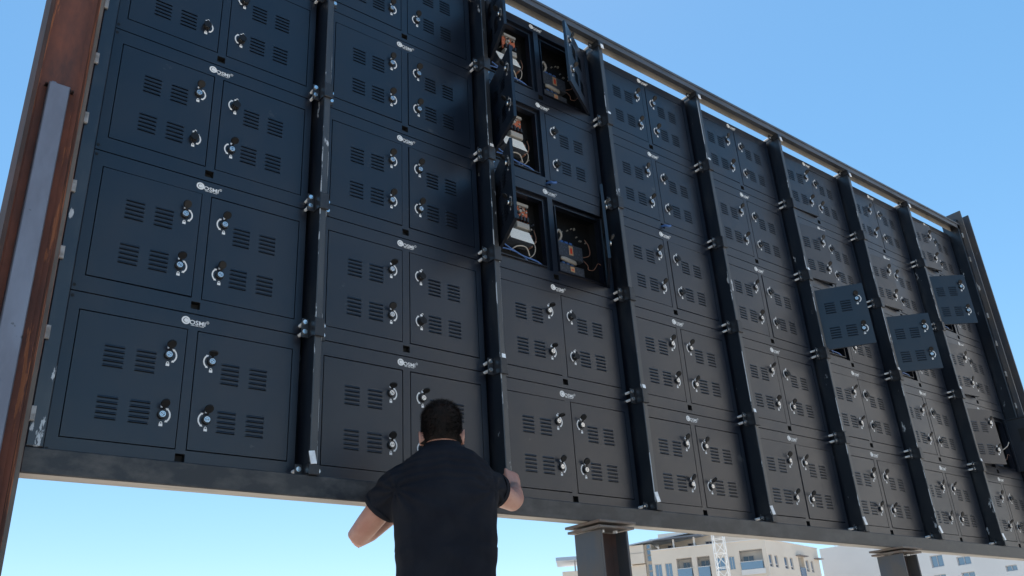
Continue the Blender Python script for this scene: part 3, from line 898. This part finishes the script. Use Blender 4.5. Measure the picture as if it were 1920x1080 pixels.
for (s0, e0, sg) in ((shL, elL, -1), (shR, elR, 1)):
    d = (e0 - s0); k = SLV[sg]
    m = MB(); m.tube([s0 + d * (k - .06), s0 + d * (k - .045), s0 + d * (k + .015), s0 + d * (k + .02)], [q * (1 if sg < 0 else .93) for q in (.0755, .0785, .0770, .0740)], 28, caps=False)
    m.tube([s0 + d * (k + .02), s0 + d * (k - .005)], [.0740, .058], 28, caps=False)
    pchild('sleeve_hem', m.mesh('sleeve_hem', ['cloth'], True), shirt)

# hair: close cropped, denser on top, fading at the nape
def hairline(d):           # d: unit direction in head axes (r, f, u) -> keep?
    r_, f_, u_ = d
    if f_ > 0.55: return u_ > 0.50
    if f_ > 0.0: return u_ > -0.02 + 0.55 * f_ + (0.10 if abs(r_) > .75 else 0)
    return u_ > -0.90 + 0.16 * abs(r_) + (0.42 if abs(r_) > .88 else 0)
import bmesh as _b
bm = bmesh.new(); bm.from_mesh(person.children[0].data)
from mathutils.bvhtree import BVHTree
bvh = BVHTree.FromBMesh(bm)
m = MB()
cnt = 0
rnd = random.Random(11)
cp = []
while cnt < 11000:
    d = Vector((rnd.gauss(0, 1), rnd.gauss(0, 1), rnd.gauss(0, 1))).normalized()
    if not hairline(d): continue
    dw = (hR * d.x + hF * d.y + hU * d.z).normalized()
    hit = bvh.ray_cast(HC + dw * 0.25, -dw)
    if hit[0] is None: continue
    p, nn = hit[0], hit[1]
    if abs(d.x) > .8 and (p - HC).length > 0.088 and d.z < 0.1: continue      # skip the ears
    low = max(0, min(1, (-0.35 - d.z) / 0.5))
    if rnd.random() < low * 0.75: continue
    bald = math.exp(-(((d.x + .05) / .10) ** 2 + ((d.y + .62) / .12) ** 2 + ((d.z - .75) / .16) ** 2))
    if rnd.random() < bald * .35: continue
    L = (0.0125 * (1 - .65 * low) + (0.006 if d.z > .6 else 0)) * rnd.uniform(.7, 1.25)
    lie = (-hU * .6 - hF * .25 if d.z < .75 else hF * .6) + Vector((rnd.uniform(-.5, .5), rnd.uniform(-.5, .5), rnd.uniform(-.3, .3)))
    dirn = (nn * (.75 if d.z > .6 else .45) + lie * .55).normalized()
    side = dirn.cross(Vector((rnd.uniform(-1, 1), rnd.uniform(-1, 1), rnd.uniform(-1, 1)))).normalized() * 0.0009
    m.face([p - nn * .001 - side, p - nn * .001 + side, p + dirn * L])
    cnt += 1
bm.free()
pchild('hair', m.mesh('hair', ['hair']))
# scalp layer under the blades: the short dark stubble
m = MB()
nu, nv = 36, 22
def scalp(i, j):
    t = 2 * math.pi * i / nu; ph = math.pi * (j / nv)
    return Vector((math.sin(ph) * math.cos(t), math.sin(ph) * math.sin(t), math.cos(ph)))
bm = bmesh.new(); bm.from_mesh(person.children[0].data); bvh = BVHTree.FromBMesh(bm)
def sp(d):
    dw = (hR * d.x + hF * d.y + hU * d.z).normalized()
    h = bvh.ray_cast(HC + dw * 0.25, -dw)
    return h[0] + h[1] * 0.0022 if h[0] is not None else None
for i in range(nu):
    for j in range(nv):
        ds = [scalp(i, j), scalp(i + 1, j), scalp(i + 1, j + 1), scalp(i, j + 1)]
        c_ = (ds[0] + ds[2]).normalized() if j else ds[2]
        if not hairline(c_) or c_.z < -.66: continue
        b0 = math.exp(-(((c_.x + .05) / .09) ** 2 + ((c_.y + .62) / .12) ** 2 + ((c_.z - .75) / .14) ** 2))
        q = [sp(d) for d in ds]
        if any(x is None for x in q): continue
        if abs(c_.x) > .8 and (q[0] - HC).length > 0.086 and c_.z < .1: continue
        m.face(q)
bm.free()
pchild('cropped_hair', m.mesh('cropped_hair', ['hair'], True))
for s_ in (-1, 1):
    m = MB(); m.rings([[HP(s_ * .031 + .013 * k * math.cos(t), .078 + .008 * (1 - k), .002 + .0075 * k * math.sin(t)) for t in [2 * math.pi * i / 10 for i in range(10)]] for k in (.15, .6, 1)])
    pchild('eye', m.mesh('eye', ['eye'], True))
m = MB(); m.tube([HP(-.024, .082, -.075), HP(0, .092, -.074), HP(.024, .082, -.075)], [.003, .006, .003], 6)
pchild('mouth', m.mesh('mouth', ['lip'], True))
# trousers, belt line and boots
m = MB()
m.rings([ell(0, 0, -.70, .172, .125), ell(0, 0, -.80, .178, .130), ell(0, 0, -.88, .172, .120)])
for s_ in (-1, 1):
    m.tube([P3(s_ * .092, 0, -.80), P3(s_ * .10, .0, -.95), P3(s_ * .11, .02, -1.14), P3(s_ * .115, -.005, -1.3), P3(s_ * .12, -.01, -1.45)], [.092, .086, .070, .066, .062], 14)
me = m.mesh('t', ['jeans']); fix_normals(me)
pchild('trousers', remesh(me, 'trousers', 0.010, .5, 3, ['jeans']))
for s_ in (-1, 1):
    m = MB(); m.tube([P3(s_ * .12, -.06, -1.452), P3(s_ * .125, .05, -1.452), P3(s_ * .135, .15, -1.462), P3(s_ * .138, .19, -1.468)], [.046, .047, .040, .026], 12)
    me = m.mesh('f', ['shoe']); fix_normals(me)
    pchild('boot', remesh(me, 'boot', .007, .5, 3, ['shoe']))

# ------------------------------------------------------------------ buildings beyond
def facade(root, segs, holes, x1, z0, z1, m, name='wall', x0=0, depth=0.35, loc=(0, 0, 0), rotz=0):
    xs = sorted({x0, x1, *[v for h in holes for v in (h[0], h[1])]})
    zs = sorted({z0, z1, *[v for h in holes for v in (h[2], h[3])]})
    b_ = MB()
    b_.grid(xs, zs, 0, lambda x, z: any(h[0] < x < h[1] and h[2] < z < h[3] for h in holes))
    for h in holes: b_.rect_ring((h[0], h[1], h[2], h[3], 0), (h[0], h[1], h[2], h[3], depth))
    return add(name, b_.mesh(name, [m]), root, loc, (0, 0, rotz))
def window(root, x0, x1, z0, z1, glass='glass', y=0.12, mull=1, loc=(0, 0, 0), rotz=0):
    b_ = MB(); t = 0.05
    b_.box(x0, x1, y - .03, y + .03, z0, z0 + t); b_.box(x0, x1, y - .03, y + .03, z1 - t, z1)
    b_.box(x0, x0 + t, y - .031, y + .03, z0 + t, z1 - t); b_.box(x1 - t, x1, y - .031, y + .03, z0 + t, z1 - t)
    for k in range(1, mull + 1):
        xm = x0 + (x1 - x0) * k / (mull + 1)
        b_.box(xm - .02, xm + .02, y - .028, y + .03, z0 + t, z1 - t)
    wn = add('window', b_.mesh('window', ['frame']), root, loc, (0, 0, rotz))
    p = MB(); p.face([(x0, y + .01, z0), (x1, y + .01, z0), (x1, y + .01, z1), (x0, y + .01, z1)])
    add('pane', p.mesh('pane', [glass]), wn)
    return wn
def part(root, name, m, *boxes, loc=(0, 0, 0), rotz=0):
    b_ = MB()
    for bx in boxes: b_.box(*bx)
    return add(name, b_.mesh(name, [m]), root, loc, (0, 0, rotz))

tA = Vector((0.5275546, -0.8495211)); pA = Vector((57.81395, 50.88813))
rotA = math.atan2(tA.y, tA.x)
ap = thing('apartment_building', (pA.x, pA.y, GZ), 'beige apartment building with balconies and blue windows beyond the beam', 'building', None, rotA)
Z = -GZ
wins = [(-.18, .42, 6.9, 8.50), (.71, 1.32, 6.9, 8.50), (5.02, 5.85, 7.45, 8.52), (6.19, 6.66, 7.45, 8.52)]
rec = [(1.74, 3.07, 6.2, 8.78), (3.50, 4.60, 6.2, 8.76), (7.11, 9.02, 7.32, 8.90)]
allh = [(a, b_, c_ + Z, d_ + Z) for a, b_, c_, d_ in wins + rec]
facade(ap, None, allh, 9.36, 0, 9.65 + Z, 'facade', x0=-.40, depth=0.3)
for a, b_, c_, d_ in wins: window(ap, a, b_, c_ + Z, d_ + Z)
for i, (a, b_, c_, d_) in enumerate(rec):
    rb = MB(); c0, d0 = c_ + Z, d_ + Z
    rb.face([(a, 1.2, c0), (b_, 1.2, c0), (b_, 1.2, d0), (a, 1.2, d0)])
    rb.rect_ring((a, b_, c0, d0, .3), (a, b_, c0, d0, 1.2))
    bal = add('balcony', rb.mesh('balcony', ['facade2']), ap)
    dd = ((2.10, 2.75), (3.66, 4.42), (7.26, 8.2))[i]
    window(ap, dd[0], dd[1], c0 + .05, 8.55 + Z, 'glassd', y=1.10, mull=1)
    zt = 7.90 if i < 2 else 7.94
    rl = MB(); rl.box(a + .02, b_ - .1, -.06, -.035, c0 + .02, zt + Z)
    add('balcony_glass', rl.mesh('balcony_glass', ['glass']), bal)
    rl = MB(); rl.box(a - .02, b_ + .06, -.10, 0.0 - .002, c0 - .42, c0)
    rl.box(a - .02, b_ + .06, -.10, -.02, zt + Z, zt + Z + .04)
    add('balcony_slab', rl.mesh('balcony_slab', ['facade2']), bal)
part(ap, 'parapet_coping', 'facade2', (-.42, 9.40, -.06, .25, 9.652 + Z, 9.72 + Z))
part(ap, 'flat_roof', 'facade', (-.40, 9.35, .3, 12, 9.30 + Z, 9.40 + Z))
# set-back penthouse with small windows and a dark pergola roof on columns
hs = [(a, b_, 10.12 + Z, 10.52 + Z) for a, b_ in ((.41, 1.17), (2.28, 3.07), (3.87, 4.57))]
facade(ap, None, hs, 9.0, 9.4 + Z, 11.6 + Z, 'facade', 'penthouse_wall', x0=-.35, depth=.25, loc=(0, 4, 0))
for a, b_, c_, d_ in hs: window(ap, a, b_, c_, d_, 'glassd', mull=1, loc=(0, 4, 0))
part(ap, 'pergola_roof', 'canopyd', (-.38, 4.2, -.15, 1.0, 10.50 + Z, 10.62 + Z))
for x in (1.6, 3.41): part(ap, 'pergola_column', 'facade2', (x - .075, x + .075, .45, .6, 9.40 + Z, 10.499 + Z))
cb = MB()
q = [(-2.3, -.4, 10.25 + Z), (-.38, -.3, 10.47 + Z), (4.0, -.2, 10.85 + Z), (5.0, 8, 11.2 + Z), (-1.2, 8, 10.75 + Z)]
u = [(x, y, z + .09) for x, y, z in q]
cb.face(q[::-1]); cb.face(u)
for i in range(5): cb.face([q[i], q[(i + 1) % 5], u[(i + 1) % 5], u[i]])
add('metal_canopy', cb.mesh('metal_canopy', ['canopy']), ap)
# stair tower left of the main block
part(ap, 'stair_tower', 'facade', (-2.3, -1.0, .1, 6, 0, 8.62 + Z), (-2.3, -1.0, -.2, 6, 8.69 + Z, 9.55 + Z), (-2.3, -1.0, -.12, 6, 9.58 + Z, 10.25 + Z))
part(ap, 'stair_glazing_wall', 'facade', (-.995, -.405, .5, 6, 0, 10.3 + Z))
for (a, b_) in ((8.85, 9.35), (9.4, 9.85), (9.9, 10.3), (7.5, 8.0), (8.05, 8.6)):
    window(ap, -.82, -.45, a + Z, b_ + Z, 'glass', y=.4, mull=0)
# right-hand wing turning away
tB = Vector((0.97883, 0.20467)); pB = Vector((62.75186, 42.93662))
dl = Matrix.Rotation(-rotA, 2) @ (pB - pA)
rotB = math.atan2(tB.y, tB.x) - rotA
kw = dict(loc=(dl.x, dl.y, 0), rotz=rotB)
winB = [(.31, .95, 7.43, 8.43), (1.44, 2.04, 7.43, 8.43), (3.33, 4.05, 7.43, 8.43), (4.54, 5.16, 7.43, 8.43), (7.96, 8.55, 7.43, 8.43), (9.10, 9.62, 7.43, 8.43)]
recB = [(6.40, 7.59, 6.3, 8.64)]
facade(ap, None, [(a, b_, c_ + Z, d_ + Z) for a, b_, c_, d_ in winB + recB], 11.15, 0, 9.65 + Z, 'facade', x0=0.01, depth=.25, **kw)
for a, b_, c_, d_ in winB:
    window(ap, a, b_, c_ + Z + .28, d_ + Z, 'glass', mull=0, **kw)
    window(ap, a, b_, c_ + Z, c_ + Z + .279, 'glassd', mull=0, y=.10, **kw)
a, b_, c_, d_ = recB[0]
rb = MB(); rb.rect_ring((a, b_, c_ + Z, d_ + Z, .25), (a, b_, c_ + Z, d_ + Z, 1.2)); rb.face([(a, 1.2, c_ + Z), (b_, 1.2, c_ + Z), (b_, 1.2, d_ + Z), (a, 1.2, d_ + Z)])
bal = add('balcony', rb.mesh('balcony', ['facade2']), ap, kw['loc'], (0, 0, rotB))
rl = MB(); rl.box(a, b_, -.06, -.03, 7.0 + Z, 7.72 + Z); add('balcony_glass', rl.mesh('balcony_glass', ['glass']), bal)
part(ap, 'awning', 'awning', (6.0, 7.8, -.45, -.005, 8.66 + Z, 8.74 + Z), **kw)
part(ap, 'awning', 'awning', (10.0, 11.25, -.45, -.005, 8.64 + Z, 8.72 + Z), **kw)
part(ap, 'parapet_coping', 'facade2', (0.0, 11.2, -.06, .25, 9.652 + Z, 9.72 + Z), **kw)

def polar(h, d): return Vector((CAM.x + h[0] * d, CAM.y + h[1] * d))
def far_block(name, hL, hR, dL, dR, eTop, m, label, wins=(), depth=12):
    a, b_ = polar(hL, dL), polar(hR, dR)
    L = (b_ - a).length
    rz = math.atan2(b_.y - a.y, b_.x - a.x)
    t = thing(name, (a.x, a.y, GZ), label, 'building', None, rz)
    top = CAM.z + eTop * dL - GZ
    holes = []
    for (u0, u1, e0, e1) in wins:
        dm = dL + (dR - dL) * (u0 + u1) / 2
        holes.append((u0 * L, u1 * L, CAM.z + e0 * dm - GZ, CAM.z + e1 * dm - GZ))
    facade(t, None, holes, L, 0, top, m, depth=.3)
    b2 = MB()
    b2.face([(0, 0, top), (L, 0, top), (L, depth, top), (0, depth, top)])
    b2.face([(0, depth, 0), (0, 0, 0), (0, 0, top), (0, depth, top)])
    b2.face([(L, 0, 0), (L, depth, 0), (L, depth, top), (L, 0, top)])
    b2.face([(L, depth, 0), (0, depth, 0), (0, depth, top), (L, depth, top)])
    add('roof', b2.mesh('roof', [m]), t)
    for h in holes: window(t, *h, mull=1)
    return t
wb = far_block('white_building', (.8400, .5426), (.8850, .4656), 96, 92, .1175, 'facade2', 'plain white windowless building right of the beige apartment building',
          [(.80, .92, .098, .1035)])
part(wb, 'antenna', 'frame', (1.2, 1.25, 1, 1.05, CAM.z + .1175 * 96 - GZ, CAM.z + .128 * 96 - GZ))
far_block('blue_building', (.8861, .4634), (.9262, .3770), 74, 70, .112, 'facade3', 'pale blue building with square windows at the lower right',
          [(.125, .25, .0885, .1000), (.38, .51, .0880, .0962), (.12, .24, .070, .0815), (.39, .515, .070, .0812), (.80, .90, .078, .0835)])
lb = far_block('low_building', (.662, .7495), (.690, .7238), 84, 84, .1165, 'facade', 'beige block with a thin flat canopy left of the central column')
hL = polar((.660, .7513), 84)
part(lb, 'canopy', 'canopy', (-.5, 2.6, -.6, 4, CAM.z + .1275 * 84 - GZ, CAM.z + .1310 * 84 - GZ))
part(lb, 'canopy_post', 'frame', (1.15, 1.30, .6, .75, CAM.z + .1165 * 84 - GZ, CAM.z + .1275 * 84 - GZ - .002))

# the pale building across the yard, behind the camera: the panels mirror it
ob = thing('long_building', (17, -24, GZ), 'long pale building across the yard, facing the wall', 'building', None, 0)
holes = []
for i in range(16):
    for k in range(5): holes.append((1.6 + 4.2 * i, 3.0 + 4.2 * i, 1.3 + 3.3 * k, 2.8 + 3.3 * k))
far = facade(ob, None, [(70 - b_, 70 - a, c_, d_) for a, b_, c_, d_ in holes], 70, 0, 18.0, 'facade4', depth=.3, loc=(70, 0, 0), rotz=math.pi)
bb = MB()
for a, b_, c_, d_ in holes: bb.face([(a, -.15, c_), (b_, -.15, c_), (b_, -.15, d_), (a, -.15, d_)])
bb = bb.mesh('glazing', ['glassd']); add('glazing', bb, ob)
part(ob, 'rear_block', 'facade4', (0, 70, -12, -.31, 0, 17.9))
part(ob, 'upper_storeys', 'facade4', (24, 70, -12, -.6, 17.95, 26))

# lattice mast in front of the apartment building
pm = polar((0.7808, 0.6248), 52)
mast = thing('lattice_mast', (pm.x, pm.y, GZ), 'white lattice mast standing in front of the beige apartment building', 'mast', None, R(28))
hw, top = .30, 14.5
corners = [(-hw, -hw), (hw, -hw), (hw, hw), (-hw, hw)]
for (x, y) in corners:
    m = MB(); m.tube([(x, y, 0), (x, y, top)], .026, 6); add('chord', m.mesh('chord', ['mast'], True), mast)
ST = .78
n = int(top / ST)
for k in range(n):
    m = MB()
    for i in range(4):
        a, b_ = corners[i], corners[(i + 1) % 4]
        if k % 2: a, b_ = b_, a
        m.tube([(a[0], a[1], k * ST), (b_[0], b_[1], (k + 1) * ST)], .017, 5)
        m.tube([(a[0], a[1], (k + 1) * ST), (b_[0], b_[1], (k + 1) * ST)], .014, 5)
    add('lattice_bay', m.mesh('lattice_bay', ['mast']), mast)
